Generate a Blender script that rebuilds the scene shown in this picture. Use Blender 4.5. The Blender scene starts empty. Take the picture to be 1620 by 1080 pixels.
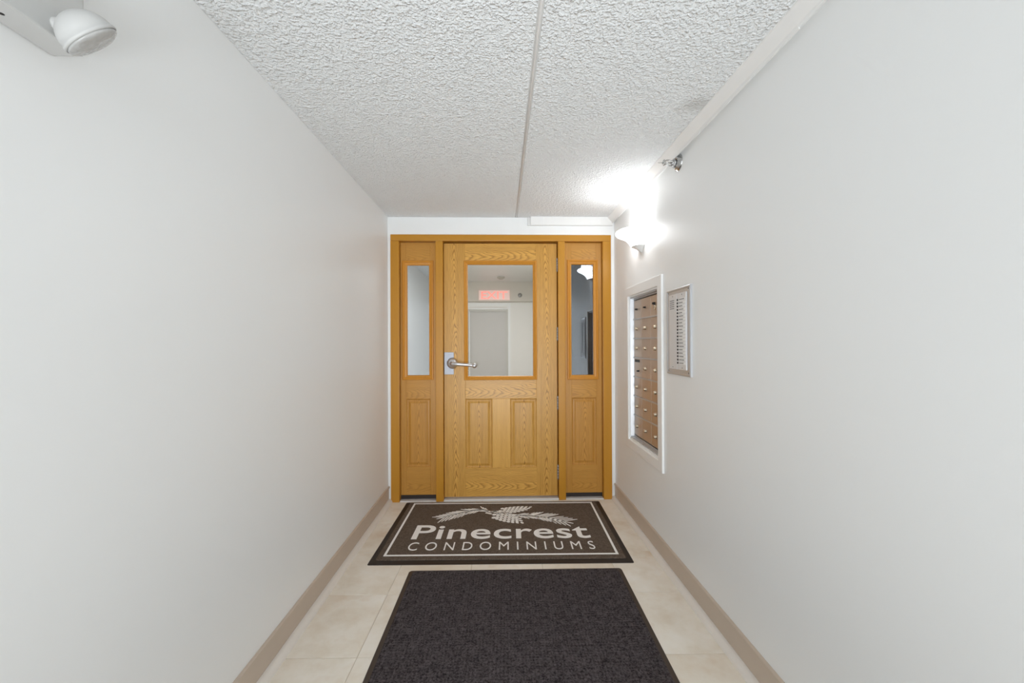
import bpy, bmesh, math, random
from mathutils import Vector, Matrix
random.seed(7)
sc = bpy.context.scene
PI = math.pi

# ------------------------------------------------------------------ camera, sky, lights, exposure
XL, XR, ZC, YB = -0.897, 0.923, 2.257, 3.181          # walls, ceiling, back wall face
CAM_H = 1.2498
cam_d = bpy.data.cameras.new('camera'); cam = bpy.data.objects.new('camera', cam_d)
sc.collection.objects.link(cam); sc.camera = cam
cam_d.sensor_fit = 'HORIZONTAL'; cam_d.sensor_width = 36.0; cam_d.lens = 14.0
cam_d.clip_start = 0.02; cam_d.clip_end = 60
yaw, pitch, roll = 0.0268, 0.0048, -0.0042
fw = Vector((math.sin(yaw)*math.cos(pitch), math.cos(yaw)*math.cos(pitch), math.sin(pitch)))
r0 = Vector((math.cos(yaw), -math.sin(yaw), 0)); u0 = r0.cross(fw)
rr = r0*math.cos(roll) + u0*math.sin(roll); uu = -r0*math.sin(roll) + u0*math.cos(roll)
m = Matrix((rr, uu, -fw)).transposed().to_4x4(); m.translation = (0, 0, CAM_H)
cam.matrix_world = m

world = bpy.data.worlds.new('world'); sc.world = world; world.use_nodes = True
bg = world.node_tree.nodes['Background']
bg.inputs[0].default_value = (0.97, 0.985, 1.0, 1); bg.inputs[1].default_value = 1.0

def area(name, loc, rot, sx, sy, power, col=(1, 1, 1)):
    l = bpy.data.lights.new(name, 'AREA'); l.shape = 'RECTANGLE'; l.size = sx; l.size_y = sy
    l.energy = power; l.color = col
    o = bpy.data.objects.new(name, l); o.location = loc; o.rotation_euler = rot
    sc.collection.objects.link(o); return o
rear_fill = area('rear_fill_light', (0.0, -1.38, 1.1), (PI/2-0.02, 0, 0), 1.6, 1.9, 5.6, (0.90, 0.958, 1.0))  # added fill lamp behind the camera, brightens the door and far walls
rear_fill.data.spread = math.radians(58)
ceiling_fill = area('ceiling_fill_light', (0.0, -1.30, 0.27), (PI/2+0.60, 0, 0), 1.5, 0.5, 12.5, (0.91, 0.96, 1.0))  # added fill lamp, tilted up to brighten the ceiling
ceiling_fill.data.spread = math.radians(95)
area('hall_lamp', (0.0, 5.6, 2.52), (0, 0, 0), 1.0, 1.6, 38, (1.0, 0.99, 0.97))

sc.view_settings.view_transform = 'Standard'
sc.view_settings.look = 'None'
sc.view_settings.exposure = 0.12
sc.view_settings.gamma = 1.0
sc.view_settings.use_curve_mapping = False
sc.cycles.max_bounces = 14
sc.cycles.diffuse_bounces = 10
sc.cycles.glossy_bounces = 5
sc.cycles.transmission_bounces = 8
sc.cycles.transparent_max_bounces = 12

# ------------------------------------------------------------------ helpers
C = sc.collection

def link(o, parent=None, loc=None):
    C.objects.link(o)
    if parent: o.parent = parent
    return o

def world_loc(o):
    v = Vector((0, 0, 0))
    while o: v = v + o.location; o = o.parent
    return v

def tag(o, label=None, cat=None, group=None, kind=None):
    if label: o['label'] = label
    if cat: o['category'] = cat
    if group: o['group'] = group
    if kind: o['kind'] = kind
    return o

def empty(name, loc):
    o = bpy.data.objects.new(name, None); o.location = loc; o.empty_display_size = 0.05
    C.objects.link(o); return o

SKEW = 0.0105
class MB:
    """collects shapes in world coordinates (or local ones when local=True at build)"""
    def __init__(s): s.v = []; s.f = []; s.sm = []
    def add(s, vs, fs, smooth=False):
        n = len(s.v); s.v += [tuple(v) for v in vs]
        for f in fs: s.f.append(tuple(i+n for i in f)); s.sm.append(smooth)
        return s
    def box(s, x0, x1, y0, y1, z0, z1):
        vs = [(x, y, z) for x in (x0, x1) for y in (y0, y1) for z in (z0, z1)]
        fs = [(0,1,3,2), (4,6,7,5), (0,4,5,1), (2,3,7,6), (0,2,6,4), (1,5,7,3)]
        return s.add(vs, fs)
    def bbox(s, x0, x1, y0, y1, z0, z1, b=0.002, seg=2):
        """box with bevelled edges"""
        bm = bmesh.new(); bmesh.ops.create_cube(bm, size=1.0)
        for v in bm.verts:
            v.co = Vector(((x0+x1)/2+v.co.x*(x1-x0), (y0+y1)/2+v.co.y*(y1-y0), (z0+z1)/2+v.co.z*(z1-z0)))
        bmesh.ops.bevel(bm, geom=bm.edges[:], offset=b, segments=seg, profile=0.6, affect='EDGES')
        bm.verts.index_update()
        s.add([v.co[:] for v in bm.verts], [[v.index for v in f.verts] for f in bm.faces]); bm.free(); return s
    def loft_rect(s, mp, a0, a1, b0, b1, prof, cap=True):
        """successive rectangles; prof = [(inset, depth)], mp maps (a, b, depth) to a point"""
        n = len(s.v)
        for ins, d in prof:
            for a, b in ((a0+ins, b0+ins), (a1-ins, b0+ins), (a1-ins, b1-ins), (a0+ins, b1-ins)):
                s.v.append(tuple(mp(a, b, d)))
        for k in range(len(prof)-1):
            for i in range(4):
                j = (i+1) % 4
                s.f.append((n+4*k+i, n+4*k+j, n+4*k+4+j, n+4*k+4+i)); s.sm.append(False)
        if cap:
            k = n+4*(len(prof)-1); s.f.append((k, k+1, k+2, k+3)); s.sm.append(False)
        return s
    def lathe(s, prof, origin, axis=(0, 0, 1), n=24, a0=0.0, a1=2*PI, ref=None, smooth=True, caps=True):
        """prof = [(radius, height along axis)]"""
        ax = Vector(axis).normalized(); o = Vector(origin)
        e1 = Vector(ref) if ref else (Vector((1, 0, 0)) if abs(ax.x) < 0.9 else Vector((0, 1, 0)))
        e1 = (e1 - ax*e1.dot(ax)).normalized(); e2 = ax.cross(e1)
        full = abs(a1-a0-2*PI) < 1e-6; m_ = n if full else n+1
        base = len(s.v)
        for r, h in prof:
            for i in range(m_):
                t = a0+(a1-a0)*i/n
                s.v.append(tuple(o+ax*h+(e1*math.cos(t)+e2*math.sin(t))*r))
        for k in range(len(prof)-1):
            for i in range(n):
                j = (i+1) % m_ if full else i+1
                s.f.append((base+k*m_+i, base+k*m_+j, base+(k+1)*m_+j, base+(k+1)*m_+i)); s.sm.append(smooth)
        if caps and full:
            if prof[0][0] > 1e-5: s.f.append(tuple(base+i for i in range(m_))[::-1]); s.sm.append(False)
            if prof[-1][0] > 1e-5: s.f.append(tuple(base+(len(prof)-1)*m_+i for i in range(m_))); s.sm.append(False)
        return s
    def tube(s, pts, rad, n=10, squash=None):
        P = [Vector(p) for p in pts]; base = len(s.v)
        for i, p in enumerate(P):
            d = (P[min(i+1, len(P)-1)]-P[max(i-1, 0)]).normalized()
            e1 = Vector((0, 0, 1)) if abs(d.z) < 0.9 else Vector((0, 1, 0))
            e1 = (e1-d*e1.dot(d)).normalized(); e2 = d.cross(e1)
            r = rad[i] if isinstance(rad, (list, tuple)) else rad
            for k in range(n):
                t = 2*PI*k/n; q = squash or 1.0
                s.v.append(tuple(p+e1*math.cos(t)*r+e2*math.sin(t)*r*q))
        for i in range(len(P)-1):
            for k in range(n):
                j = (k+1) % n
                s.f.append((base+i*n+k, base+i*n+j, base+(i+1)*n+j, base+(i+1)*n+k)); s.sm.append(True)
        s.f.append(tuple(base+k for k in range(n))[::-1]); s.sm.append(False)
        s.f.append(tuple(base+(len(P)-1)*n+k for k in range(n))); s.sm.append(False)
        return s
    def prism(s, poly, axis_map, t0, t1):
        """extrude a closed 2D outline; axis_map(a, b, t)"""
        n = len(poly); base = len(s.v)
        for t in (t0, t1):
            for a, b in poly: s.v.append(tuple(axis_map(a, b, t)))
        for i in range(n):
            j = (i+1) % n; s.f.append((base+i, base+j, base+n+j, base+n+i)); s.sm.append(False)
        s.f.append(tuple(base+i for i in range(n))[::-1]); s.f.append(tuple(base+n+i for i in range(n)))
        s.sm += [False, False]
        return s
    def build(s, name, mat, parent=None, origin=None, local=False):
        vs = [Vector(v) for v in s.v]
        if not local and min(v.x for v in vs) > 0.70 and min(v.y for v in vs) < 3.16:
            for v in vs: v.x -= SKEW*(v.y-2.0)      # the right wall stands a little out of square
        if origin is None and not local:
            lo = [min(v[i] for v in vs) for i in range(3)]; hi = [max(v[i] for v in vs) for i in range(3)]
            origin = Vector([(a+b)/2 for a, b in zip(lo, hi)])
        if local: origin = Vector((0, 0, 0)) if origin is None else Vector(origin)
        origin = Vector(origin)
        me = bpy.data.meshes.new(name)
        me.from_pydata([tuple(v-origin) for v in vs], [], s.f)
        me.polygons.foreach_set('use_smooth', s.sm)
        bm = bmesh.new(); bm.from_mesh(me); bmesh.ops.recalc_face_normals(bm, faces=bm.faces[:]); bm.to_mesh(me); bm.free()
        me.update()
        if mat: me.materials.append(mat)
        o = bpy.data.objects.new(name, me)
        o.location = origin if local else origin - (world_loc(parent) if parent else Vector((0, 0, 0)))
        return link(o, parent)

XZ = lambda a, b, d: (a, d, b)        # plane facing the camera, depth along y
YZ = lambda a, b, d: (d, a, b)        # side wall plane, depth along x

# ------------------------------------------------------------------ materials
def mat(name):
    m_ = bpy.data.materials.new(name); m_.use_nodes = True
    nt = m_.node_tree; return m_, nt, nt.nodes['Principled BSDF']
def N(nt, t, **kw):
    n = nt.nodes.new(t)
    for k, v in kw.items(): setattr(n, k, v)
    return n
def L(nt, a, b): nt.links.new(a, b)
def mth(nt, op, a, b=None, c=None):
    n = N(nt, 'ShaderNodeMath', operation=op)
    for i, x in enumerate((a, b, c)):
        if x is None: continue
        if isinstance(x, (int, float)): n.inputs[i].default_value = x
        else: L(nt, x, n.inputs[i])
    return n.outputs[0]
def noise(nt, vec, scale, detail=2, rough=0.5):
    n = N(nt, 'ShaderNodeTexNoise'); n.inputs['Scale'].default_value = scale
    n.inputs['Detail'].default_value = detail; n.inputs['Roughness'].default_value = rough
    if vec: L(nt, vec, n.inputs['Vector'])
    return n
def ramp(nt, fac, stops):
    r = N(nt, 'ShaderNodeValToRGB'); e = r.color_ramp.elements
    while len(e) < len(stops): e.new(0.5)
    for el, (p, c) in zip(e, stops): el.position = p; el.color = (*c, 1) if len(c) == 3 else c
    L(nt, fac, r.inputs[0]); return r
def bump(nt, h, strength, dist, bsdf):
    b = N(nt, 'ShaderNodeBump'); b.inputs['Strength'].default_value = strength; b.inputs['Distance'].default_value = dist
    L(nt, h, b.inputs['Height']); L(nt, b.outputs[0], bsdf.inputs['Normal']); return b
def plain(name, col, rough=0.5, metal=0.0, bscale=None, bstr=0.1, bdist=0.001, var=0.0, coat=0.0):
    m_, nt, b = mat(name)
    b.inputs['Base Color'].default_value = (*col, 1); b.inputs['Roughness'].default_value = rough
    b.inputs['Metallic'].default_value = metal; b.inputs['Coat Weight'].default_value = coat
    tc = N(nt, 'ShaderNodeTexCoord')
    if var:
        n = noise(nt, tc.outputs['Object'], 3.0, 3)
        r = ramp(nt, n.outputs[0], [(0.3, tuple(c*(1-var) for c in col)), (0.7, tuple(min(1, c*(1+var)) for c in col))])
        L(nt, r.outputs[0], b.inputs['Base Color'])
    if bscale:
        n = noise(nt, tc.outputs['Object'], bscale, 2); bump(nt, n.outputs[0], bstr, bdist, b)
    return m_

M = {}
M['wall'] = plain('white_wall_paint', (0.875, 0.889, 0.891), 0.40, bscale=240, bstr=0.06, bdist=0.001)
M['white_trim'] = plain('white_gloss_trim', (0.86, 0.86, 0.85), 0.4)
M['white_metal'] = plain('white_enamel', (0.80, 0.80, 0.79), 0.4)
M['grey_enamel'] = plain('pale_grey_enamel', (0.56, 0.56, 0.55), 0.45)
M['lamp_enamel'] = plain('off_white_enamel', (0.54, 0.54, 0.53), 0.45)
M['base'] = plain('taupe_vinyl_base', (0.55, 0.465, 0.385), 0.35, var=0.03)
M['pale_toe'] = plain('pale_taupe_toe', (0.80, 0.77, 0.73), 0.4)
M['alu'] = plain('brushed_aluminium', (0.58, 0.59, 0.61), 0.42, 0.75)
M['alu_pale'] = plain('pale_satin_panel', (0.74, 0.74, 0.75), 0.5, 0.25)
M['satin'] = plain('satin_nickel', (0.33, 0.34, 0.375), 0.45, 0.6)
M['lever'] = plain('polished_nickel', (0.66, 0.66, 0.68), 0.28, 0.9)
M['chrome'] = plain('chrome', (0.52, 0.52, 0.52), 0.22, 1.0)
M['mailbox'] = plain('bronze_anodised_metal', (0.60, 0.51, 0.435), 0.40, 0.75, var=0.03)
M['lock'] = plain('brass_lock', (0.70, 0.60, 0.46), 0.25, 1.0)
M['black'] = plain('black_plastic', (0.015, 0.013, 0.013), 0.5)
M['dark_brown'] = plain('dark_sill_fill', (0.02, 0.012, 0.010), 0.6)
M['ink'] = plain('grey_ink', (0.22, 0.22, 0.23), 0.7)
M['rubber'] = plain('black_rubber_border', (0.020, 0.014, 0.012), 0.5, bscale=300, bstr=0.1)
M['rubber_brown'] = plain('brown_rubber_border', (0.050, 0.032, 0.022), 0.5, bscale=300, bstr=0.1)
M['frame_wood'] = None

# popcorn ceiling
def ceiling_mat():
    m_, nt, b = mat('popcorn_ceiling')
    tc = N(nt, 'ShaderNodeTexCoord'); v = tc.outputs['Object']
    b.inputs['Roughness'].default_value = 0.9
    n1 = noise(nt, v, 105, 1, 0.5); n2 = noise(nt, v, 52, 1, 0.5)
    r1 = ramp(nt, n1.outputs[0], [(0.46, (0, 0, 0)), (0.66, (1, 1, 1))]); r2 = ramp(nt, n2.outputs[0], [(0.50, (0, 0, 0)), (0.68, (1, 1, 1))])
    h = mth(nt, 'ADD', mth(nt, 'MULTIPLY', r1.outputs[0], 0.6), mth(nt, 'MULTIPLY', r2.outputs[0], 0.6))
    bump(nt, h, 0.9, 0.006, b)
    # soot mark beside the pipe cover (world position = object position: the ceiling sits at the origin)
    g = N(nt, 'ShaderNodeVectorMath', operation='DISTANCE'); L(nt, v, g.inputs[0]); g.inputs[1].default_value = (0.835, 1.66, ZC)
    nn = noise(nt, v, 14, 3)
    d = mth(nt, 'ADD', g.outputs['Value'], mth(nt, 'MULTIPLY', mth(nt, 'SUBTRACT', nn.outputs[0], 0.5), 0.12))
    s = ramp(nt, d, [(0.01, (0.66, 0.66, 0.65)), (0.10, (0.87, 0.89, 0.90))])
    L(nt, s.outputs[0], b.inputs['Base Color'])
    return m_
M['ceiling'] = ceiling_mat()

def oak(name, axis='z', light=(0.60, 0.335, 0.105), dark=(0.33, 0.155, 0.04), figure=1.0, cath=1500., off=0.0, rough=0.32):
    m_, nt, b = mat(name)
    b.inputs['Roughness'].default_value = rough; b.inputs['Specular IOR Level'].default_value = 0.35
    tc = N(nt, 'ShaderNodeTexCoord'); sp = N(nt, 'ShaderNodeSeparateXYZ'); L(nt, tc.outputs['Object'], sp.inputs[0])
    info = N(nt, 'ShaderNodeObjectInfo'); rnd = mth(nt, 'MULTIPLY', info.outputs['Random'], 37.0)
    u, w = (sp.outputs[0], sp.outputs[2]) if axis == 'z' else (sp.outputs[2], sp.outputs[0])
    yy = sp.outputs[1]
    def vec(su, sw):
        c = N(nt, 'ShaderNodeCombineXYZ')
        L(nt, mth(nt, 'MULTIPLY', u, su), c.inputs[0]); L(nt, mth(nt, 'ADD', mth(nt, 'MULTIPLY', w, sw), rnd), c.inputs[1])
        L(nt, mth(nt, 'MULTIPLY', yy, 20), c.inputs[2]); return c.outputs[0]
    low = noise(nt, vec(9, 2.2), 1.0, 2); mid = noise(nt, vec(40, 9), 1.0, 2)
    uo = mth(nt, 'ADD', mth(nt, 'ADD', u, off), mth(nt, 'MULTIPLY', mth(nt, 'SUBTRACT', low.outputs[0], 0.5), 0.05))
    par = mth(nt, 'MULTIPLY', mth(nt, 'POWER', mth(nt, 'ABSOLUTE', uo), 1.75), cath)
    v = mth(nt, 'ADD', mth(nt, 'ADD', par, mth(nt, 'MULTIPLY', w, 15.0)), mth(nt, 'MULTIPLY', mth(nt, 'ADD', mid.outputs[0], mth(nt, 'MULTIPLY', low.outputs[0], 3)), 1.6))
    fr = mth(nt, 'FRACT', v)
    band = ramp(nt, fr, [(0.0, (1, 1, 1)), (0.25, (0.25, 0.25, 0.25)), (0.75, (0, 0, 0)), (1.0, (1, 1, 1))])
    pores = noise(nt, vec(420, 11), 1.0, 2); pr = ramp(nt, pores.outputs[0], [(0.48, (0, 0, 0)), (0.72, (1, 1, 1))])
    streak = noise(nt, vec(60, 1.5), 1.0, 2)
    f = mth(nt, 'ADD', mth(nt, 'MULTIPLY', band.outputs[0], 0.85*figure), mth(nt, 'MULTIPLY', pr.outputs[0], 0.30*figure+0.05))
    f = mth(nt, 'ADD', f, mth(nt, 'MULTIPLY', mth(nt, 'SUBTRACT', streak.outputs[0], 0.5), 0.5))
    mx = N(nt, 'ShaderNodeMix', data_type='RGBA'); L(nt, f, mx.inputs['Factor']); mx.clamp_factor = True
    mx.inputs['A'].default_value = (*light, 1); mx.inputs['B'].default_value = (*dark, 1)
    L(nt, mx.outputs['Result'], b.inputs['Base Color'])
    bump(nt, f, 0.10, 0.0006, b)
    return m_
OL, OD = (0.71, 0.39, 0.085), (0.27, 0.11, 0.016)
M['oak_v'] = oak('oak_veneer_upright', 'z', OL, OD)
M['oak_h'] = oak('oak_veneer_across', 'x', OL, OD, 0.8, 500., 0.03)
M['oak_panel'] = oak('oak_raised_panel', 'z', OL, OD, 1.0, 1700.)
M['oak_plain'] = oak('oak_plain_strip', 'z', OL, OD, 0.35, 200., 0.3)
M['oak_side_v'] = oak('oak_sidelight_upright', 'z', (0.56, 0.28, 0.055), (0.32, 0.135, 0.022), 0.6, 500., 0.1)
M['oak_side_h'] = oak('oak_sidelight_across', 'x', (0.56, 0.28, 0.055), (0.32, 0.135, 0.022), 0.6, 500., 0.05)
M['oak_side_panel'] = oak('oak_sidelight_panel', 'z', (0.60, 0.30, 0.06), (0.32, 0.135, 0.022), 1.0, 1700.)
M['frame_wood'] = oak('ochre_stained_frame', 'z', (0.52, 0.24, 0.025), (0.40, 0.165, 0.015), 0.12, 100., 0.3, rough=0.28)
M['frame_wood_h'] = oak('ochre_stained_header', 'x', (0.52, 0.24, 0.025), (0.40, 0.165, 0.015), 0.12, 100., 0.3, rough=0.28)
M['stop'] = oak('amber_glazing_bead', 'z', (0.60, 0.26, 0.035), (0.44, 0.17, 0.02), 0.12, 100., 0.3, rough=0.25)

def glass_mat(name, tint, refl, ior=1.5):
    m_, nt, b = mat(name); nt.nodes.remove(b)
    out = nt.nodes['Material Output']
    t = N(nt, 'ShaderNodeBsdfTransparent'); t.inputs[0].default_value = (*tint, 1)
    g = N(nt, 'ShaderNodeBsdfGlossy'); g.inputs['Roughness'].default_value = 0.0; g.inputs[0].default_value = (0.95, 0.97, 1, 1)
    mx = N(nt, 'ShaderNodeMixShader'); fr = N(nt, 'ShaderNodeFresnel'); fr.inputs[0].default_value = ior
    f = mth(nt, 'ADD', fr.outputs[0], refl); L(nt, f, mx.inputs[0])
    L(nt, t.outputs[0], mx.inputs[1]); L(nt, g.outputs[0], mx.inputs[2]); L(nt, mx.outputs[0], out.inputs[0])
    return m_
M['glass_clear'] = glass_mat('clear_glass', (0.96, 0.97, 0.96), 0.0, 1.22)
M['glass_dim'] = glass_mat('dim_tinted_glass', (0.80, 0.85, 0.89), 0.08)  # grey tint stands in for the dim space behind the sidelights

def emis(name, col, s, base=(0.8, 0.8, 0.8)):
    m_, nt, b = mat(name); b.inputs['Base Color'].default_value = (*base, 1)
    b.inputs['Emission Color'].default_value = (*col, 1); b.inputs['Emission Strength'].default_value = s
    b.inputs['Roughness'].default_value = 0.3
    return m_
M['lit_shade'] = emis('lit_opal_glass', (0.97, 0.985, 1.0), 9.5)
M['exit_red'] = emis('exit_letter_red', (1.0, 0.30, 0.26), 0.8, (0.8, 0.2, 0.15))
M['exit_face'] = emis('exit_sign_face', (1.0, 0.60, 0.55), 0.25, (0.85, 0.70, 0.67))

def tile_mat():
    m_, nt, b = mat('travertine_tile')
    tc = N(nt, 'ShaderNodeTexCoord'); info = N(nt, 'ShaderNodeObjectInfo')
    vm = N(nt, 'ShaderNodeVectorMath', operation='ADD'); L(nt, tc.outputs['Object'], vm.inputs[0])
    c = N(nt, 'ShaderNodeCombineXYZ'); L(nt, mth(nt, 'MULTIPLY', info.outputs['Random'], 50), c.inputs[0])
    L(nt, mth(nt, 'MULTIPLY', info.outputs['Random'], 91), c.inputs[1]); L(nt, c.outputs[0], vm.inputs[1])
    v = vm.outputs[0]
    n1 = noise(nt, v, 6, 5, 0.6); n2 = noise(nt, v, 3.0, 4, 0.62); n3 = noise(nt, v, 45, 3)
    base = ramp(nt, n1.outputs[0], [(0.30, (0.78, 0.70, 0.58)), (0.52, (0.88, 0.83, 0.74)), (0.72, (0.93, 0.90, 0.84))])
    st = ramp(nt, n2.outputs[0], [(0.56, (0, 0, 0)), (0.72, (1, 1, 1))])
    mx = N(nt, 'ShaderNodeMix', data_type='RGBA'); L(nt, mth(nt, 'MULTIPLY', st.outputs[0], 0.6), mx.inputs['Factor'])
    L(nt, base.outputs[0], mx.inputs['A']); mx.inputs['B'].default_value = (0.60, 0.42, 0.22, 1)
    L(nt, mx.outputs['Result'], b.inputs['Base Color'])
    b.inputs['Roughness'].default_value = 0.33
    bump(nt, n3.outputs[0], 0.08, 0.001, b)
    return m_
M['tile'] = tile_mat()
M['grout'] = plain('pale_grout', (0.62, 0.56, 0.46), 0.8)

def carpet(name, lo, hi, rib, sc1, bst):
    m_, nt, b = mat(name)
    tc = N(nt, 'ShaderNodeTexCoord'); v = tc.outputs['Object']
    n1 = noise(nt, v, sc1, 3, 0.7); n2 = noise(nt, v, sc1*0.35, 2)
    f = mth(nt, 'ADD', mth(nt, 'MULTIPLY', n1.outputs[0], 0.75), mth(nt, 'MULTIPLY', n2.outputs[0], 0.25))
    if rib:
        sp = N(nt, 'ShaderNodeSeparateXYZ'); L(nt, v, sp.inputs[0])
        s = mth(nt, 'ADD', mth(nt, 'SINE', mth(nt, 'MULTIPLY', sp.outputs[1], rib)), mth(nt, 'SINE', mth(nt, 'MULTIPLY', sp.outputs[0], rib)))
        f = mth(nt, 'ADD', f, mth(nt, 'MULTIPLY', s, 0.018))
    r = ramp(nt, f, [(0.36, lo), (0.50, tuple((a+c)/2 for a, c in zip(lo, hi))), (0.64, hi)])
    L(nt, r.outputs[0], b.inputs['Base Color']); b.inputs['Roughness'].default_value = 0.95
    b.inputs['Specular IOR Level'].default_value = 0.15
    bump(nt, f, 0.9, bst, b)
    return m_
M['carpet_logo'] = carpet('brown_grey_loop_carpet', (0.075, 0.055, 0.042), (0.19, 0.15, 0.12), 0, 190, 0.002)
M['carpet_dark'] = carpet('charcoal_loop_carpet', (0.012, 0.010, 0.011), (0.115, 0.098, 0.104), 430, 150, 0.005)
M['print'] = carpet('white_woven_print', (0.88, 0.875, 0.86), (0.97, 0.97, 0.96), 0, 260, 0.001)
M['hall_wall'] = plain('cream_hall_wall', (0.80, 0.775, 0.73), 0.6)
M['hall_door'] = plain('grey_hall_door', (0.54, 0.505, 0.46), 0.5)
M['hall_frame'] = plain('taupe_hall_frame', (0.50, 0.47, 0.40), 0.5)
M['unlit_backing'] = plain('unlit_dark_backing', (0.045, 0.045, 0.048), 0.7)  # near-black colour stands in for the unlit space past the right sidelight
M['hall_floor'] = plain('grey_hall_carpet', (0.42, 0.42, 0.42), 0.9)

def lens_mat():
    m_, nt, b = mat('clear_prismatic_lens')
    b.inputs['Base Color'].default_value = (0.62, 0.62, 0.61, 1); b.inputs['Roughness'].default_value = 0.12
    b.inputs['Transmission Weight'].default_value = 0.25
    tc = N(nt, 'ShaderNodeTexCoord'); n = noise(nt, tc.outputs['Object'], 60, 1)
    bump(nt, n.outputs[0], 0.6, 0.006, b); return m_
M['lens'] = lens_mat()

# ------------------------------------------------------------------ room shell
YR = -1.5
S = lambda o: tag(o, kind='structure')

# left wall (slab behind its face)
S(MB().box(XL-0.10, XL, YR, YB+0.12, -0.02, ZC+0.10).build('wall_left', M['wall']))

# right wall with the mailbox recess
MY0, MY1, MZ0, MZ1 = 2.298, 2.822, 0.581, 1.570
outer = [(YR, -0.02), (YB+0.12, -0.02), (YB+0.12, ZC+0.10), (YR, ZC+0.10)]
inner = [(MY0, MZ0), (MY1, MZ0), (MY1, MZ1), (MY0, MZ1)]
vs = [YZ(a, b, XR) for a, b in outer] + [YZ(a, b, XR) for a, b in inner] + [YZ(a, b, XR+0.10) for a, b in inner] + [YZ(a, b, XR+0.14) for a, b in outer]
fs = [(i, (i+1) % 4, 4+(i+1) % 4, 4+i) for i in range(4)] + [(4+i, 4+(i+1) % 4, 8+(i+1) % 4, 8+i) for i in range(4)] + [(8, 9, 10, 11), (12, 13, 14, 15)]
fs += [(i, (i+1) % 4, 12+(i+1) % 4, 12+i) for i in range(4)]
wr = MB().add(vs, fs)
S(wr.build('wall_right', M['wall']))

# back wall: strip above the door frame and slivers beside it, one ring round the opening
OX0, OX1, OZ = -0.872, 0.879, 2.113
vs = []; poly = [(XL, 0), (XL, ZC), (XR, ZC), (XR, 0), (OX1, 0), (OX1, OZ), (OX0, OZ), (OX0, 0)]
wb = MB().prism(poly, XZ, YB, YB+0.115)
S(wb.build('wall_back', M['wall']))

# rear wall behind the camera with a glazed entrance opening
poly = [(XL, 0), (XL, ZC), (XR, ZC), (XR, 0), (0.85, 0), (0.85, 2.2), (-0.85, 2.2), (-0.85, 0)]
S(MB().prism(poly, XZ, YR-0.02, YR+0.08).build('wall_rear', M['wall']))

# ceiling: two textured slabs with a smooth recessed joint between them
SX0, SX1 = 0.1135, 0.1325
ce = S(MB().box(XL, XR+0.05, YR, YB+0.11, ZC+0.006, ZC+0.10).build('ceiling', M['white_trim'], origin=(0, 0, 0)))
def slab(name, x0, x1):
    b = MB().bbox(x0, x1, YR, YB, ZC, ZC+0.03, 0.0025, 2)
    return b.build(name, M['ceiling'], ce, origin=(0, 0, 0))
slab('ceiling_slab', XL, SX0); slab('ceiling_slab', SX1, XR+0.05)
MB().tube([(0.123, YR, ZC+0.0045), (0.123, YB, ZC+0.0045)], 0.0062, 10).build('joint_bead', M['white_trim'], ce)

# floor: grout bed and single tiles
fl = S(MB().box(XL, XR+0.05, YR, YB+0.12, -0.06, -0.0035).build('floor', M['grout']))
TS, G = 0.398, 0.0025
tb = MB().bbox(-TS/2+G/2, TS/2-G/2, -TS/2+G/2, TS/2-G/2, -0.008, 0, 0.0012, 1)
t0 = None
rot = -0.018
for j in range(-8, 5):
    for i in range(-3, 4):
        x, y = (i+0.5)*TS-0.176, 1.60 + (j+0.5)*TS
        px = x*math.cos(rot) - (y-2)*math.sin(rot); py = 2 + x*math.sin(rot) + (y-2)*math.cos(rot)
        x0_, x1_ = px-TS/2, px+TS/2
        if x1_ < XL+0.0 or x0_ > XR or py-TS/2 > YB+0.05 or py+TS/2 < YR: continue
        if t0 is None:
            t0 = tb.build('tile', M['tile'], fl, origin=(0, 0, 0)); o = t0
        else:
            o = t0.copy(); C.objects.link(o); o.parent = fl
        o.location = Vector((px, py, 0)) - world_loc(fl); o.rotation_euler = (0, 0, rot)

# baseboards: vinyl cove base with a bevelled top band and a paler rounded strip along the toe
def base_prof(s):
    p = [(0, 0.0), (0, 0.1275), (0.0045, 0.1275), (0.0110, 0.1235), (0.0110, 0.1120), (0.0050, 0.1090), (0.0050, 0.0)]
    return [(s*a, b) for a, b in p]
def toe_prof(s):
    p = [(0.0052, 0.0), (0.0052, 0.026)]
    for k in range(0, 8):
        a = k/7*PI/2
        p.append((0.0105+0.024*math.sin(a), 0.002+0.024*math.cos(a)))
    p.append((0.0345, 0.0))
    return [(s*a, b) for a, b in p]
MPB = lambda a, b, t: (a, t, b)
for nm, xw, s in (('baseboard_left', XL, 1), ('baseboard_right', XR, -1)):
    o = S(MB().prism([(xw+a, z) for a, z in base_prof(s)], MPB, YR+0.1, YB-0.002).build(nm, M['base']))
    MB().prism([(xw+a, z) for a, z in toe_prof(s)], MPB, YR+0.1, YB-0.002).build('toe_strip', M['pale_toe'], o)

# pipe cover along the top of the right wall, with a lap joint and a thin lip
def cover(y0, y1, lip, name='cover_length'):
    p = [(XR, ZC), (0.866, ZC), (0.866, ZC-0.006), (0.897, 2.2165), (0.900, 2.208-lip), (0.904, 2.208-lip), (0.905, 2.219), (XR, 2.222)]
    return MB().prism(p, MPB, y0, y1).build(name, M['white_trim'], tr)
tr = empty('trim_1', (0.9, 2.0, 2.23)); S(tr)
cover(YR+0.1, 1.184, 0.0); cover(1.184, YB-0.001, 0.004)
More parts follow.
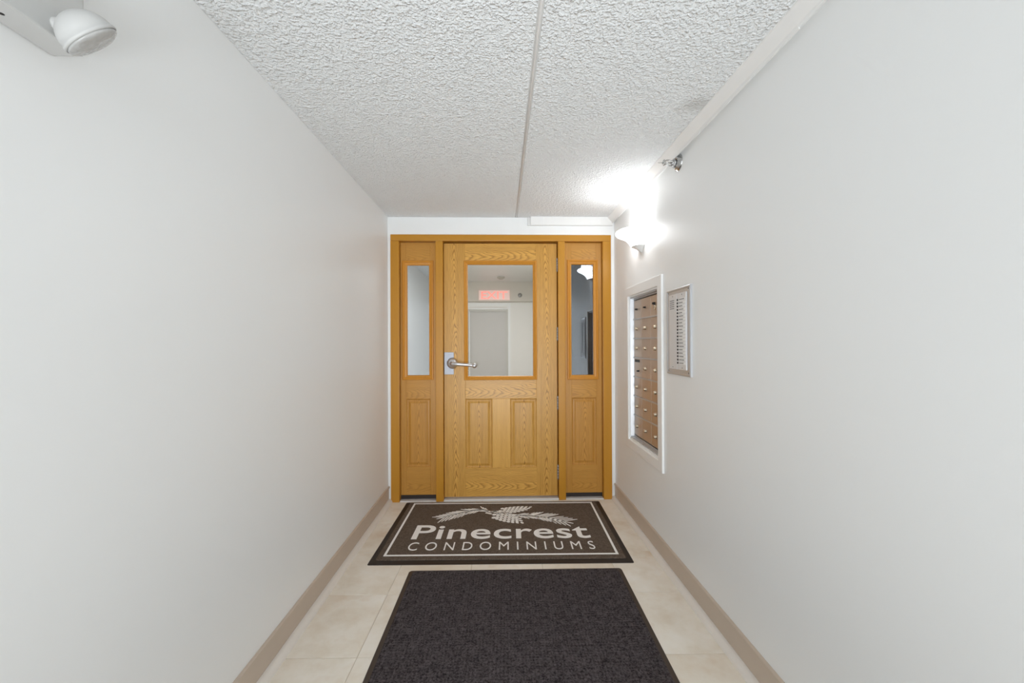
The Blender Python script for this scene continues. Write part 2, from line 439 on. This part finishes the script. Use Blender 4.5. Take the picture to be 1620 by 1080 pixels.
# flat return of the cover on the back wall
tr2 = empty('trim_2', (0.55, YB, 2.225)); S(tr2)
MB().bbox(0.338, 0.893, YB-0.028, YB, 2.190, ZC, 0.002).build('cover_length', M['white_trim'], tr2)
MB().bbox(0.236, 0.341, YB-0.030, YB, 2.189, ZC, 0.002).build('cover_sleeve', M['white_trim'], tr2)
MB().bbox(0.213, 0.236, YB-0.016, YB, 2.191, ZC-0.002, 0.002).build('end_strip', M['white_metal'], tr2)  # thinner, slightly greyer strip at the end of the cover

# ------------------------------------------------------------------ door frame
fr = empty('trim_3', (0, 3.22, 0)); S(fr)
FY = 3.168
def post(x0, x1, z1, name='jamb'):
    return MB().bbox(x0, x1, FY, 3.300, 0.0, z1, 0.003).build(name, M['frame_wood'], fr)
post(-0.8745, -0.808, 2.0655); post(0.8155, 0.8825, 2.0655)
post(-0.520, -0.4615, 2.0655, 'mullion_post'); post(0.4555, 0.511, 2.0655, 'mullion_post')
MB().bbox(-0.8745, 0.8825, FY, 3.300, 2.0660, 2.116, 0.003).build('header', M['frame_wood_h'], fr)
# stops behind the leaves
for x0, x1 in ((-0.808, -0.795), (-0.532, -0.520), (0.511, 0.523), (0.802, 0.8155)):
    MB().box(x0, x1, 3.238, 3.300, 0.03, 2.066).build('stop', M['frame_wood'], fr)
for x0, x1 in ((-0.4615, -0.449), (0.443, 0.4555)):
    MB().box(x0, x1, 3.252, 3.300, 0.0, 2.066).build('stop', M['frame_wood'], fr)
MB().box(-0.449, 0.443, 3.252, 3.300, 2.050, 2.066).build('stop', M['frame_wood_h'], fr)
# threshold plates
MB().bbox(-0.4605, 0.4545, 3.172, 3.30, 0.0, 0.012, 0.003).build('threshold', M['alu_pale'], fr)
for x0, x1 in ((-0.807, -0.521), (0.512, 0.8145)):
    MB().bbox(x0, x1, 3.175, 3.30, 0.0, 0.008, 0.002).build('sill_plate', M['alu_pale'], fr)
    MB().box(x0+0.001, x1-0.001, 3.216, 3.285, 0.008, 0.040).build('sill_gap_fill', M['dark_brown'], fr)  # dark box filling the gap under the sidelight

# ------------------------------------------------------------------ leaves
def panel(parent, x0, x1, z0, z1, y, mtl):
    pr = [(0, y+0.030), (0, y+0.0005), (0.004, y+0.003), (0.007, y+0.008), (0.013, y+0.0085), (0.020, y+0.0075), (0.034, y+0.0015), (0.037, y+0.0010)]
    return MB().loft_rect(XZ, x0, x1, z0, z1, pr).build('raised_panel', mtl, parent)
def bead(parent, x0, x1, z0, z1, w, y):
    """moulded glazing frame, proud of the leaf, stepping down to the glass"""
    pr = [(0, y+0.002), (0, y-0.006), (0.003, y-0.010), (0.009, y-0.0115), (0.014, y-0.009), (0.018, y-0.003), (w-0.006, y+0.001), (w-0.002, y+0.004), (w, y+0.016), (w, y+0.020)]
    return MB().loft_rect(XZ, x0, x1, z0, z1, pr, cap=False).build('glazing_bead', M['stop'], parent)
def piece(parent, name, x0, x1, y0, y1, z0, z1, mtl):
    return MB().bbox(x0, x1, y0, y1, z0, z1, 0.0012, 1).build(name, mtl, parent)

# middle door
dy0, dy1 = 3.205, 3.249
d = empty('door_1', (0, dy0, 0)); S(d)
DX0, DX1, DZ0, DZ1 = -0.4585, 0.4495, 0.0235, 2.054
piece(d, 'stile', DX0, -0.289, dy0, dy1, DZ0, DZ1, M['oak_v'])
piece(d, 'stile', 0.281, DX1, dy0, dy1, DZ0, DZ1, M['oak_v'])
piece(d, 'rail', -0.289, 0.281, dy0, dy1, 1.905, DZ1, M['oak_h'])
piece(d, 'rail', -0.289, 0.281, dy0, dy1, 0.806, 0.967, M['oak_h'])
piece(d, 'rail', -0.289, 0.281, dy0, dy1, DZ0, 0.252, M['oak_h'])
piece(d, 'muntin', -0.075, 0.070, dy0, dy1, 0.252, 0.806, M['oak_plain'])
panel(d, -0.289, -0.075, 0.252, 0.806, dy0, M['oak_panel'])
panel(d, 0.070, 0.281, 0.252, 0.806, dy0, M['oak_panel'])
bead(d, -0.299, 0.287, 0.957, 1.915, 0.031, dy0)
MB().box(-0.285, 0.277, dy0+0.019, dy0+0.025, 0.970, 1.902).build('glass_pane', M['glass_clear'], d)
for z0, z1 in ((1.828, 1.933), (1.273, 1.377), (0.716, 0.823), (0.158, 0.270)):
    h = MB(); k = (z1-z0)/5
    for q in range(5):
        h.lathe([(0.0055, z0+q*k+0.0006), (0.0065, z0+q*k+0.001), (0.0065, z0+(q+1)*k-0.001), (0.0055, z0+(q+1)*k-0.0006)], (0.4525, dy0-0.006, 0), n=12)
    h.lathe([(0.0045, z0-0.004), (0.0045, z1+0.004)], (0.4525, dy0-0.006, 0), n=10)
    tag(h.build('hinge', M['satin'], d), 'satin metal hinge knuckle')
hd = MB().bbox(-0.4575, -0.381, dy0-0.005, dy0+0.001, 1.003, 1.181, 0.002).build('lever_handle', M['satin'], d)
tag(hd, 'satin nickel lever handle with square backplate')
MB().lathe([(0.045, 0), (0.045, 0.006), (0.041, 0.020), (0.034, 0.034), (0.020, 0.042), (0.0, 0.044)], (-0.391, dy0-0.004, 1.093), (0, -1, 0), 28).build('rosette', M['lever'], hd)
MB().tube([(-0.391, dy0-0.035, 1.092), (-0.391, dy0-0.055, 1.092), (-0.378, dy0-0.064, 1.091), (-0.34, dy0-0.066, 1.088), (-0.28, dy0-0.066, 1.083), (-0.235, dy0-0.066, 1.078), (-0.222, dy0-0.066, 1.077)],
          [0.016, 0.017, 0.0165, 0.015, 0.0125, 0.0115, 0.0125], 14).build('lever', M['lever'], hd)
MB().lathe([(0.0, -0.021), (0.010, -0.018), (0.018, -0.010), (0.021, 0.0), (0.018, 0.011), (0.010, 0.018), (0.0, 0.021)], (-0.213, dy0-0.066, 1.0755), (1, 0, 0), 20).build('lever_end', M['lever'], hd)

# sidelights
def sidelight(n, lx0, lx1, bx0, bx1, bz0, bz1, px0, px1, pz0, pz1):
    y0, y1 = 3.213, 3.238
    s = empty('window_%d' % n, ((lx0+lx1)/2, y0, 0.04)); S(s)
    z0, z1 = 0.041, 2.063
    piece(s, 'stile', lx0, px0, y0, y1, z0, z1, M['oak_side_v'])
    piece(s, 'stile', px1, lx1, y0, y1, z0, z1, M['oak_side_v'])
    piece(s, 'rail', px0, px1, y0, y1, bz1-0.008, z1, M['oak_side_h'])
    piece(s, 'rail', px0, px1, y0, y1, pz1, bz0+0.008, M['oak_side_h'])
    piece(s, 'rail', px0, px1, y0, y1, z0, pz0, M['oak_side_h'])
    panel(s, px0, px1, pz0, pz1, y0, M['oak_side_panel'])
    bead(s, bx0, bx1, bz0, bz1, 0.037, y0)
    MB().box(px0-0.004, px1+0.004, y0+0.0195, y0+0.0245, bz0+0.012, bz1-0.012).build('glass_pane', M['glass_dim'], s)
sidelight(1, -0.8065, -0.5215, -0.791, -0.544, 0.961, 1.917, -0.762, -0.570, 0.264, 0.808)
sidelight(2, 0.5125, 0.8140, 0.535, 0.786, 0.955, 1.925, 0.569, 0.770, 0.264, 0.808)

# ------------------------------------------------------------------ the hall seen through the glass
HX0, HX1, HY0, HY1, HZ = -1.45, 0.78, 3.30, 8.55, 2.56
S(MB().box(HX0, HX1+0.6, HY0, HY1+0.1, -0.06, 0.0).build('hall_floor', M['hall_floor']))
S(MB().box(HX0, HX1+0.6, HY0, HY1+0.1, HZ, HZ+0.1).build('hall_ceiling', M['wall']))
S(MB().box(HX0-0.1, HX0, HY0, HY1+0.1, -0.06, HZ+0.1).build('wall_hall_left', M['hall_wall']))
S(MB().box(HX1, HX1+0.1, HY0+0.75, HY1+0.1, -0.06, HZ+0.1).build('wall_hall_right', M['hall_wall']))
S(MB().box(HX1-0.32, HX1+0.6, HY0+0.70, HY0+0.75, -0.06, HZ+0.1).build('wall_dark_backing', M['unlit_backing']))  # added dark wall, keeps the view through the right sidelight dim
S(MB().box(HX1+0.5, HX1+0.6, HY0, HY0+0.70, -0.06, HZ+0.1).build('wall_dark_backing_side', M['unlit_backing']))
S(MB().prism([(HX0, 0), (HX0, HZ), (HX1+0.6, HZ), (HX1+0.6, 0), (OX1, 0), (OX1, OZ), (OX0, OZ), (OX0, 0)], XZ, 3.297, 3.33).build('wall_hall_front', M['hall_wall']))
S(MB().prism([(HX0, 0), (HX0, HZ), (HX1, HZ), (HX1, 0), (0.19, 0), (0.19, 2.00), (-0.74, 2.00), (-0.74, 0)], XZ, HY1, HY1+0.12).build('wall_hall_far', M['hall_wall']))
so = S(MB().box(HX0, HX1, HY1-0.12, HY1, 2.14, HZ).build('hall_soffit', M['hall_wall']))
d2 = empty('door_2', (-0.275, HY1, 0)); S(d2)
MB().bbox(-0.735, 0.14, HY1+0.03, HY1+0.07, 0.01, 1.98, 0.003).build('door_leaf', M['hall_door'], d2)
MB().loft_rect(XZ, -0.745, 0.20, -0.03, 2.12, [(0, HY1), (0, HY1-0.014), (0.075, HY1-0.014), (0.075, HY1)], cap=False).build('casing', M['white_trim'], d2)
MB().loft_rect(XZ, -0.74, 0.145, -0.03, 1.985, [(0, HY1+0.02), (0, HY1-0.02), (0.05, HY1-0.02), (0.05, HY1+0.04)], cap=False).build('door_frame', M['hall_frame'], d2)

es = empty('exit_sign', (-0.14, HY1-0.13, 2.16))
tag(es, 'pale box sign with glowing red letters on the hall soffit behind the door glass', 'sign')
MB().bbox(-0.47, 0.18, HY1-0.165, HY1-0.12, 2.165, 2.372, 0.006).build('housing', M['exit_face'], es)

def text_mesh(s, name, mtl, parent, x0, x1, z0, z1, place, extrude, bold=0.0, spacing=1.0, kind=None):
    """letters from the built-in font, fitted to a box, laid by place(a, b, t)"""
    cu = bpy.data.curves.new(name, 'FONT'); cu.body = s; cu.extrude = 0.5; cu.offset = bold; cu.space_character = spacing; cu.resolution_u = 5
    o = bpy.data.objects.new(name, cu); C.objects.link(o)
    dg = bpy.context.evaluated_depsgraph_get(); me = bpy.data.meshes.new_from_object(o.evaluated_get(dg))
    bpy.data.objects.remove(o); bpy.data.curves.remove(cu)
    xs = [v.co.x for v in me.vertices]; ys = [v.co.y for v in me.vertices]
    ax, bx = min(xs), max(xs); ay = 0.0 if s[0].isupper() else min(ys); by = max(ys)
    if s == 'Pinecrest': by = 0.73
    for v in me.vertices:
        a = x0+(v.co.x-ax)/(bx-ax)*(x1-x0); b = z0+(v.co.y-ay)/(by-ay)*(z1-z0)
        v.co = place(a, b, extrude if v.co.z > 0 else 0.0)
    me.name = name
    bm = bmesh.new(); bm.from_mesh(me); bmesh.ops.recalc_face_normals(bm, faces=bm.faces[:]); bm.to_mesh(me); bm.free()
    me.materials.clear(); me.materials.append(mtl)
    for p in me.polygons: p.use_smooth = False
    o = bpy.data.objects.new(name, me); C.objects.link(o); o.parent = parent
    if kind: o['kind'] = kind
    return o
esl = world_loc(es)
text_mesh('EXIT', 'letters', M['exit_red'], es, -0.42, 0.13, 2.19, 2.345, lambda a, b, t: Vector((a, HY1-0.165-t*1.0, b))-esl, 0.004, 0.012)

sd = MB().lathe([(0.075, 0), (0.075, -0.018), (0.066, -0.03), (0.045, -0.036), (0.043, -0.046), (0.0, -0.048)], (0.0, 7.85, HZ), n=28).build('smoke_detector', plain('beige_plastic', (0.62, 0.58, 0.52), 0.5), origin=(0.0, 7.85, HZ))
tag(sd, 'round beige smoke detector on the hall ceiling behind the door glass', 'smoke detector')

def sprinkler(name, loc, ax, k, label):
    """sidewall sprinkler: escutcheon cup, threaded body, two frame arms, bulb and deflector"""
    s = empty(name, loc); tag(s, label, 'sprinkler')
    a = Vector(ax); o = Vector(loc); up = Vector((0, 0, 1)); side = up*0.92 + a.cross(up)*0.38
    MB().lathe([(0.036*k, 0), (0.036*k, 0.003*k), (0.030*k, 0.008*k), (0.024*k, 0.016*k), (0.021*k, 0.016*k), (0.018*k, 0.006*k)], o, ax, 28, caps=False).build('escutcheon', M['chrome'], s)
    MB().lathe([(0.012*k, 0), (0.012*k, 0.018*k), (0.017*k, 0.019*k), (0.017*k, 0.026*k), (0.011*k, 0.027*k), (0.011*k, 0.032*k)], o, ax, 6, smooth=False).build('body', M['chrome'], s)
    for q in (-1, 1):
        pts = [o+a*0.030*k+side*q*0.010*k, o+a*0.036*k+side*q*0.016*k, o+a*0.050*k+side*q*0.0155*k, o+a*0.060*k+side*q*0.009*k, o+a*0.064*k+side*q*0.003*k]
        MB().tube(pts, 0.0026*k, 8).build('frame_arm', M['chrome'], s)
    MB().tube([o+a*0.030*k, o+a*0.062*k], 0.0022*k, 8).build('bulb', M['chrome'], s)
    # deflector: a plate with a hood above it
    D = MB().lathe([(0.0, 0.064*k), (0.013*k, 0.064*k), (0.014*k, 0.065*k), (0.013*k, 0.0665*k), (0.0, 0.0665*k)], o, ax, 16)
    D.tube([o+a*0.064*k, o+a*0.090*k], 0.0014*k, 6)
    D.build('deflector', M['chrome'], s)
    return s
sprinkler('sprinkler', (XR, 2.035, 2.181), (-1, 0, 0), 1.2, 'chrome sidewall sprinkler head under the pipe cover on the right wall')
sprinkler('sprinkler', (0.40, HY1-0.12, 2.27), (0, -1, 0), 1.3, 'small dark sprinkler head seen through the door glass beside the exit sign')

# ------------------------------------------------------------------ emergency light, top left
el = empty('emergency_light', (XL, 0.6, 1.83))
tag(el, 'white emergency light box with a round swivel lamp head, high on the left wall', 'emergency light')
MB().bbox(XL+0.001, XL+0.062, 0.30, 0.82, 1.828, 2.05, 0.004).build('housing', M['grey_enamel'], el)
MB().lathe([(0.004, 0), (0.004, 0.0012), (0, 0.0012)], (XL+0.028, 0.715, 1.829), (0, 0, -1), 12).build('screw_hole', M['black'], el)
ax = Vector((0.43, 0.59, -0.68)).normalized(); lc = Vector((-0.782, 0.781, 1.833))
hp = []
for k in range(0, 9):
    a = k/8*PI/2; hp.append((0.047*math.sin(a), -0.047+0.041*(1-math.cos(a))))
hp += [(0.0485, -0.005), (0.049, 0.0), (0.047, 0.001)]
head = MB().lathe(hp, lc, ax, 32, caps=False).build('lamp_head', M['lamp_enamel'], el)
lp = [(0.047, 0.0), (0.045, 0.005), (0.036, 0.009), (0.022, 0.011), (0.0, 0.012)]
MB().lathe(lp, lc, ax, 32).build('lamp_lens', M['lens'], head)
MB().lathe([(0.014, 0), (0.014, 0.006), (0.011, 0.009), (0.011, 0.040)], (XL+0.060, 0.772, 1.853), (1, 0.0, 0.0), 18).build('swivel_neck', M['lamp_enamel'], el)

# ------------------------------------------------------------------ wall sconce
SCY, SCX = 2.57, XR
scn = empty('wall_sconce', (SCX, SCY, 1.86))
tag(scn, 'lit white bell-shaped glass sconce on the right wall above the mailboxes', 'wall lamp')
outer = [(0.036, 1.876), (0.066, 1.880), (0.074, 1.892), (0.086, 1.910), (0.102, 1.926), (0.124, 1.940), (0.146, 1.950), (0.160, 1.958), (0.166, 1.968), (0.163, 1.974)]
inn = [(r-0.005, z+0.003) for r, z in outer[::-1][1:]]
sh = MB().lathe([(r, z) for r, z in outer+inn], (SCX, SCY, 0), (0, 0, 1), 36, PI/2, 3*PI/2, ref=(1, 0, 0), caps=False)
sh.build('glass_shade', M['lit_shade'], scn)
MB().lathe([(0.0, 1.838), (0.010, 1.841), (0.020, 1.850), (0.034, 1.862), (0.052, 1.872), (0.064, 1.878), (0.060, 1.882), (0.0, 1.882)], (SCX, SCY, 0), (0, 0, 1), 24, PI/2, 3*PI/2, ref=(1, 0, 0), caps=False).build('bracket_cup', M['white_metal'], scn)
MB().bbox(SCX-0.012, SCX, SCY-0.05, SCY+0.05, 1.885, 1.962, 0.003).build('backplate', M['white_metal'], scn)
MB().lathe([(0.0, 1.895), (0.018, 1.90), (0.028, 1.92), (0.026, 1.945), (0.0, 1.958)], (SCX-0.065, SCY, 0), n=16).build('bulb', emis('lamp_bulb', (1, 0.97, 0.93), 6), scn)
pl = bpy.data.lights.new('sconce_glow', 'POINT'); pl.energy = 0.5; pl.shadow_soft_size = 0.05; pl.color = (0.97, 0.985, 1.0)
po = bpy.data.objects.new('sconce_glow', pl); po.location = (SCX-0.085, SCY, 2.0); C.objects.link(po)

# ------------------------------------------------------------------ mailboxes
mb = empty('mailbox_bank', (XR, (MY0+MY1)/2, MZ0))
tag(mb, 'recessed bank of bronze metal mailboxes in a white casing on the right wall', 'mailboxes')
CX = XR-0.012
MB().loft_rect(YZ, 2.238, 2.880, 0.508, 1.640, [(0, XR-0.0002), (0, CX+0.002), (0.002, CX), (0.057, CX), (0.060, CX+0.003), (0.060, XR+0.02)], cap=False).build('casing', M['white_trim'], mb)
DX = XR+0.030                                   # plane of the little doors
MB().loft_rect(YZ, MY0+0.001, MY1-0.001, MZ0+0.001, MZ1-0.001, [(0, DX+0.02), (0, XR+0.006), (0.006, XR+0.005), (0.010, DX-0.001), (0.016, DX-0.001), (0.016, DX+0.02)], cap=False).build('metal_frame', M['alu'], mb)
MB().box(DX+0.012, DX+0.03, MY0+0.004, MY1-0.004, MZ0+0.004, MZ1-0.004).build('back_plate', M['black'], mb)
rows = [0.600, 0.741, 0.876, 1.011, 1.146, 1.280, 1.415, 1.551]
cols = [2.334, 2.500, 2.664, 2.812]
def mdoor(y0, y1, z0, z1, top=False):
    return MB().bbox(DX, DX+0.010, y0+0.0015, y1-0.0015, z0+0.004, z1-0.004, 0.0015, 1).build('mailbox_door', M['mailbox'], mb)
def lock(parent, y, z, r=0.011, mtl=None, nm='lock'):
    return MB().lathe([(r*1.15, 0), (r*1.15, 0.003), (r, 0.004), (r*0.95, 0.013), (r*0.7, 0.016), (0, 0.016)], (DX+0.0005, y, z), (-1, 0, 0), 14).build(nm, mtl or M['lock'], parent)
for ri in range(7):
    z0, z1 = rows[ri], rows[ri+1]
    for ci in range(3):
        y0, y1 = cols[ci], cols[ci+1]; zc = (z0+z1)/2; yc = (y0+y1)/2+0.008
        dd = mdoor(y0, y1, z0, z1)
        if ri == 6:
            if ci == 0: lock(dd, yc+0.01, zc+0.010, 0.008, M['black']); MB().lathe([(0.020, 0), (0.020, 0.002), (0, 0.002)], (DX, yc+0.006, zc-0.012), (-1, 0, 0), 18).build('lock_plate', M['lock'], dd)
            else: lock(dd, yc, zc, 0.006, M['black'])
        elif ri == 3 and ci == 2:
            tag(dd, 'outgoing mail door with a dark slot')
            MB().box(DX-0.001, DX+0.004, y0+0.035, y1-0.018, z1-0.030, z1-0.012).build('mail_slot', M['black'], dd)
            lock(dd, yc-0.030, zc-0.022, 0.006, M['black'])
        else: lock(dd, yc, zc)
    if ri < 6:
        MB().bbox(DX-0.006, DX+0.008, cols[0], cols[-1], z1-0.0045, z1+0.0045, 0.002, 2).build('row_rail', M['alu'], mb)

# ------------------------------------------------------------------ intercom directory
ic = empty('intercom_panel', (XR, 2.036, 1.083))
tag(ic, 'flush aluminium intercom panel with a column of black call buttons on the right wall', 'intercom')
IY0, IY1, IZ0, IZ1 = 1.903, 2.170, 1.082, 1.534
MB().loft_rect(YZ, IY0, IY1, IZ0, IZ1, [(0, XR), (0, XR-0.008), (0.004, XR-0.011), (0.010, XR-0.011), (0.013, XR-0.008), (0.034, XR-0.008), (0.036, XR-0.003)], cap=True).build('panel_frame', M['alu'], ic)
sp_ = MB().bbox(XR-0.012, XR-0.002, 2.043, 2.134, IZ0+0.030, IZ1-0.030, 0.0015).build('speaker_strip', M['alu_pale'], ic)
bs_ = MB().bbox(XR-0.012, XR-0.002, 1.941, 2.040, IZ0+0.030, IZ1-0.030, 0.0015).build('button_strip', M['alu_pale'], ic)
for k in range(5):
    MB().box(XR-0.0128, XR-0.011, 2.072, 2.122, 1.428+k*0.0105, 1.432+k*0.0105).build('grille_slot', M['ink'], sp_)
b0 = n0 = None
for k in range(20):
    z = 1.470-k*0.01705
    if not b0:
        b0 = MB().lathe([(0.0048, 0), (0.0048, 0.003), (0.004, 0.004), (0, 0.004)], (XR-0.012, 2.0305, z), (-1, 0, 0), 12).build('call_button', M['black'], bs_)
        n0 = MB().bbox(XR-0.0135, XR-0.0118, 1.949, 2.020, z-0.0062, z+0.0062, 0.0004, 1).build('name_tag', M['white_trim'], bs_)
        i0 = MB().box(XR-0.0139, XR-0.0134, 1.957, 2.014, z-0.0022, z+0.0022).build('tag_print', M['ink'], bs_)
    else:
        for q in (b0, n0, i0):
            o = q.copy(); C.objects.link(o); o.parent = bs_; o.location.z -= k*0.01705
            if q is i0:
                f_ = random.uniform(0.6, 0.95); o.scale.y = f_; o.location.y += 0.0285*(1-f_)
for y, z in ((2.09, IZ1-0.040), (1.985, IZ1-0.040), (2.09, IZ0+0.040), (1.985, IZ0+0.040)):
    MB().lathe([(0.003, 0), (0.003, 0.001), (0, 0.0013)], (XR-0.012, y, z), (-1, 0, 0), 10).build('screw', M['ink'], sp_ if y > 2.05 else bs_)
for y, z in ((IY0+0.02, IZ1-0.018), (IY1-0.02, IZ1-0.018), (IY0+0.02, IZ0+0.018), (IY1-0.02, IZ0+0.018)):
    MB().lathe([(0.004, 0), (0.004, 0.0012), (0, 0.0015)], (XR-0.008, y, z), (-1, 0, 0), 10).build('screw', M['ink'], ic)

# ------------------------------------------------------------------ mats
def rounded(x0, x1, y0, y1, r, n=6):
    p = []
    for cx, cy, a in ((x1-r, y1-r, 0), (x0+r, y1-r, PI/2), (x0+r, y0+r, PI), (x1-r, y0+r, 3*PI/2)):
        for k in range(n+1):
            t = a+k/n*PI/2; p.append((cx+r*math.cos(t), cy+r*math.sin(t)))
    return p
XY = lambda a, b, t: (a, b, t)
def loft_loops(loops):
    """stack of equal-length outlines [(pts, z)], closed at both ends"""
    b = MB(); n = len(loops[0][0])
    for pts, z in loops: b.v += [(x, y, z) for x, y in pts]
    for k in range(len(loops)-1):
        for i in range(n):
            j = (i+1) % n; b.f.append((k*n+i, k*n+j, (k+1)*n+j, (k+1)*n+i)); b.sm.append(False)
    b.f.append(tuple(range(n))[::-1]); b.f.append(tuple((len(loops)-1)*n+i for i in range(n))); b.sm += [False, False]
    return b

lm = empty('logo_mat', (0.001, 2.705, 0.0)); lm.rotation_euler = (0, 0, -0.0175)
tag(lm, 'brown-grey doormat with white Pinecrest Condominiums lettering and pine branch, at the wooden door', 'doormat')
hx, hy = 0.758, 0.444
loft_loops([(rounded(-hx, hx, -hy, hy, 0.012), 0.0005), (rounded(-hx+0.002, hx-0.002, -hy+0.002, hy-0.002, 0.012), 0.002), (rounded(-hx+0.04, hx-0.04, -hy+0.04, hy-0.04, 0.02), 0.005)]).build('rubber_border', M['rubber'], lm, local=True)
loft_loops([(rounded(-hx+0.035, hx-0.035, -hy+0.040, hy-0.022, 0.012), 0.003), (rounded(-hx+0.035, hx-0.035, -hy+0.040, hy-0.022, 0.012), 0.0085), (rounded(-hx+0.039, hx-0.039, -hy+0.044, hy-0.026, 0.012), 0.010)]).build('carpet', M['carpet_logo'], lm, local=True)
ZP = 0.0102
def ringprint(x0, x1, y0, y1, w):
    return MB().loft_rect(XY, x0, x1, y0, y1, [(0, ZP-0.001), (0, ZP+0.001), (w, ZP+0.001), (w, ZP-0.001)], cap=False)
ringprint(-0.690, 0.690, -0.366, 0.402, 0.014).build('white_border_line', M['print'], lm, local=True)
pl_ = lambda a, b, t: Vector((a, b, ZP+t))
text_mesh('Pinecrest', 'lettering', M['print'], lm, -0.578, 0.570, -0.163, 0.036, pl_, 0.001, 0.010, 1.03, kind='stuff')
text_mesh('CONDOMINIUMS', 'lettering', M['print'], lm, -0.570, 0.570, -0.304, -0.208, pl_, 0.001, -0.004, 1.72, kind='stuff')
# pine branches and cones
def dot(b, cx, cy, a, r1, r2, n=10):
    ca, sa = math.cos(a), math.sin(a)
    pts = [(cx+ca*r1*math.cos(t)-sa*r2*math.sin(t), cy+sa*r1*math.cos(t)+ca*r2*math.sin(t)) for t in [2*PI*k/n for k in range(n)]]
    b.prism(pts, XY, ZP-0.001, ZP+0.001)
def needle(b, p, a, ln, w):
    ca, sa = math.cos(a), math.sin(a)
    poly = [(0, -w*0.5), (ln*0.7, -w*0.5), (ln*0.95, -w*0.3), (ln, 0), (ln*0.95, w*0.3), (ln*0.7, w*0.5), (0, w*0.5)]
    b.prism([(p[0]+ca*x-sa*y, p[1]+sa*x+ca*y) for x, y in poly], XY, ZP-0.001, ZP+0.001)
def branch(spine, n, up, dn, lu, ld, w):
    b = MB(); P = [Vector((x, y, 0)) for x, y in spine]
    def at(t):
        t *= len(P)-1; i = min(int(t), len(P)-2); return P[i].lerp(P[i+1], t-i), (P[i+1]-P[i])
    for k in range(n):
        t = 0.10+0.88*k/(n-1); p, dr = at(t); a = math.atan2(dr.y, dr.x)
        f = 0.65+0.7*min(t*1.6, 1)-0.35*max(0, t-0.6)
        needle(b, p, a+up, lu*f, w); needle(b, p, a-dn, ld*f, w)
    p, dr = at(0.995); needle(b, p, math.atan2(dr.y, dr.x), lu*0.8, w)
    for i in range(len(P)-1):
        dr = P[i+1]-P[i]; needle(b, P[i], math.atan2(dr.y, dr.x), dr.length*1.12, 0.016)
    o = b.build('pine_branch', M['print'], lm, local=True); o['kind'] = 'stuff'; return o
lf = lambda x, y: (x, y-2.705+0.0175*x)
branch([lf(-0.080, 2.938), lf(-0.146, 2.985), lf(-0.234, 2.968), lf(-0.320, 2.925), lf(-0.415, 2.868)], 15, -0.50, -0.62, 0.080, 0.088, 0.0085)
branch([lf(0.070, 2.893), lf(0.150, 2.868), lf(0.215, 2.862), lf(0.300, 2.835), lf(0.425, 2.768)], 15, 0.70, 0.55, 0.095, 0.080, 0.0085)
def cone(a0, a1, half, rows_, shear):
    b = MB(); A = Vector((*a0, 0)); B = Vector((*a1, 0)); dr = B-A; ln = dr.length; dr.normalize(); nr = Vector((-dr.y, dr.x, 0)); an = math.atan2(dr.y, dr.x)
    needle(b, (A.x-dr.x*0.03, A.y-dr.y*0.03), an, 0.055, 0.018)
    for i in range(rows_):
        t = 0.16+0.80*i/(rows_-1)
        h = half*math.sin(PI*min(1, max(0.12, 0.10+0.86*t)))**0.55
        k = 5 if 0.2 < t < 0.85 else 3
        for j in range(k):
            s = (j-(k-1)/2)/((k-1)/2)
            c = A+dr*(ln*t+shear*s*0.022)+nr*(s*h*0.86)
            dot(b, c.x, c.y, an+0.35*s+PI/2*0, ln*0.80/(rows_-1)*0.50, h/k*0.98, 8)
    o = b.build('pine_cone', M['print'], lm, local=True); o['kind'] = 'stuff'; return o
cone(lf(-0.060, 2.950), lf(0.200, 2.995), 0.052, 8, 1)
cone(lf(-0.098, 2.916), lf(0.138, 2.785), 0.066, 8, -1)

dm = empty('dark_mat', (0.066, 1.36, 0.0)); dm.rotation_euler = (0, 0, -0.010)
tag(dm, 'plain charcoal loop-pile floor mat with dark rubber edge, nearest the camera', 'floor mat')
dx, dy = 0.585, 0.845
loft_loops([(rounded(-dx, dx, -dy, dy, 0.016), 0.0005), (rounded(-dx+0.002, dx-0.002, -dy+0.002, dy-0.002, 0.016), 0.003), (rounded(-dx+0.026, dx-0.026, -dy+0.02, dy-0.02, 0.02), 0.006)]).build('rubber_border', M['rubber_brown'], dm, local=True)
loft_loops([(rounded(-dx+0.024, dx-0.024, -dy+0.018, dy-0.018, 0.02), 0.004), (rounded(-dx+0.024, dx-0.024, -dy+0.018, dy-0.018, 0.02), 0.009), (rounded(-dx+0.028, dx-0.028, -dy+0.022, dy-0.022, 0.02), 0.011)]).build('carpet', M['carpet_dark'], dm, local=True)
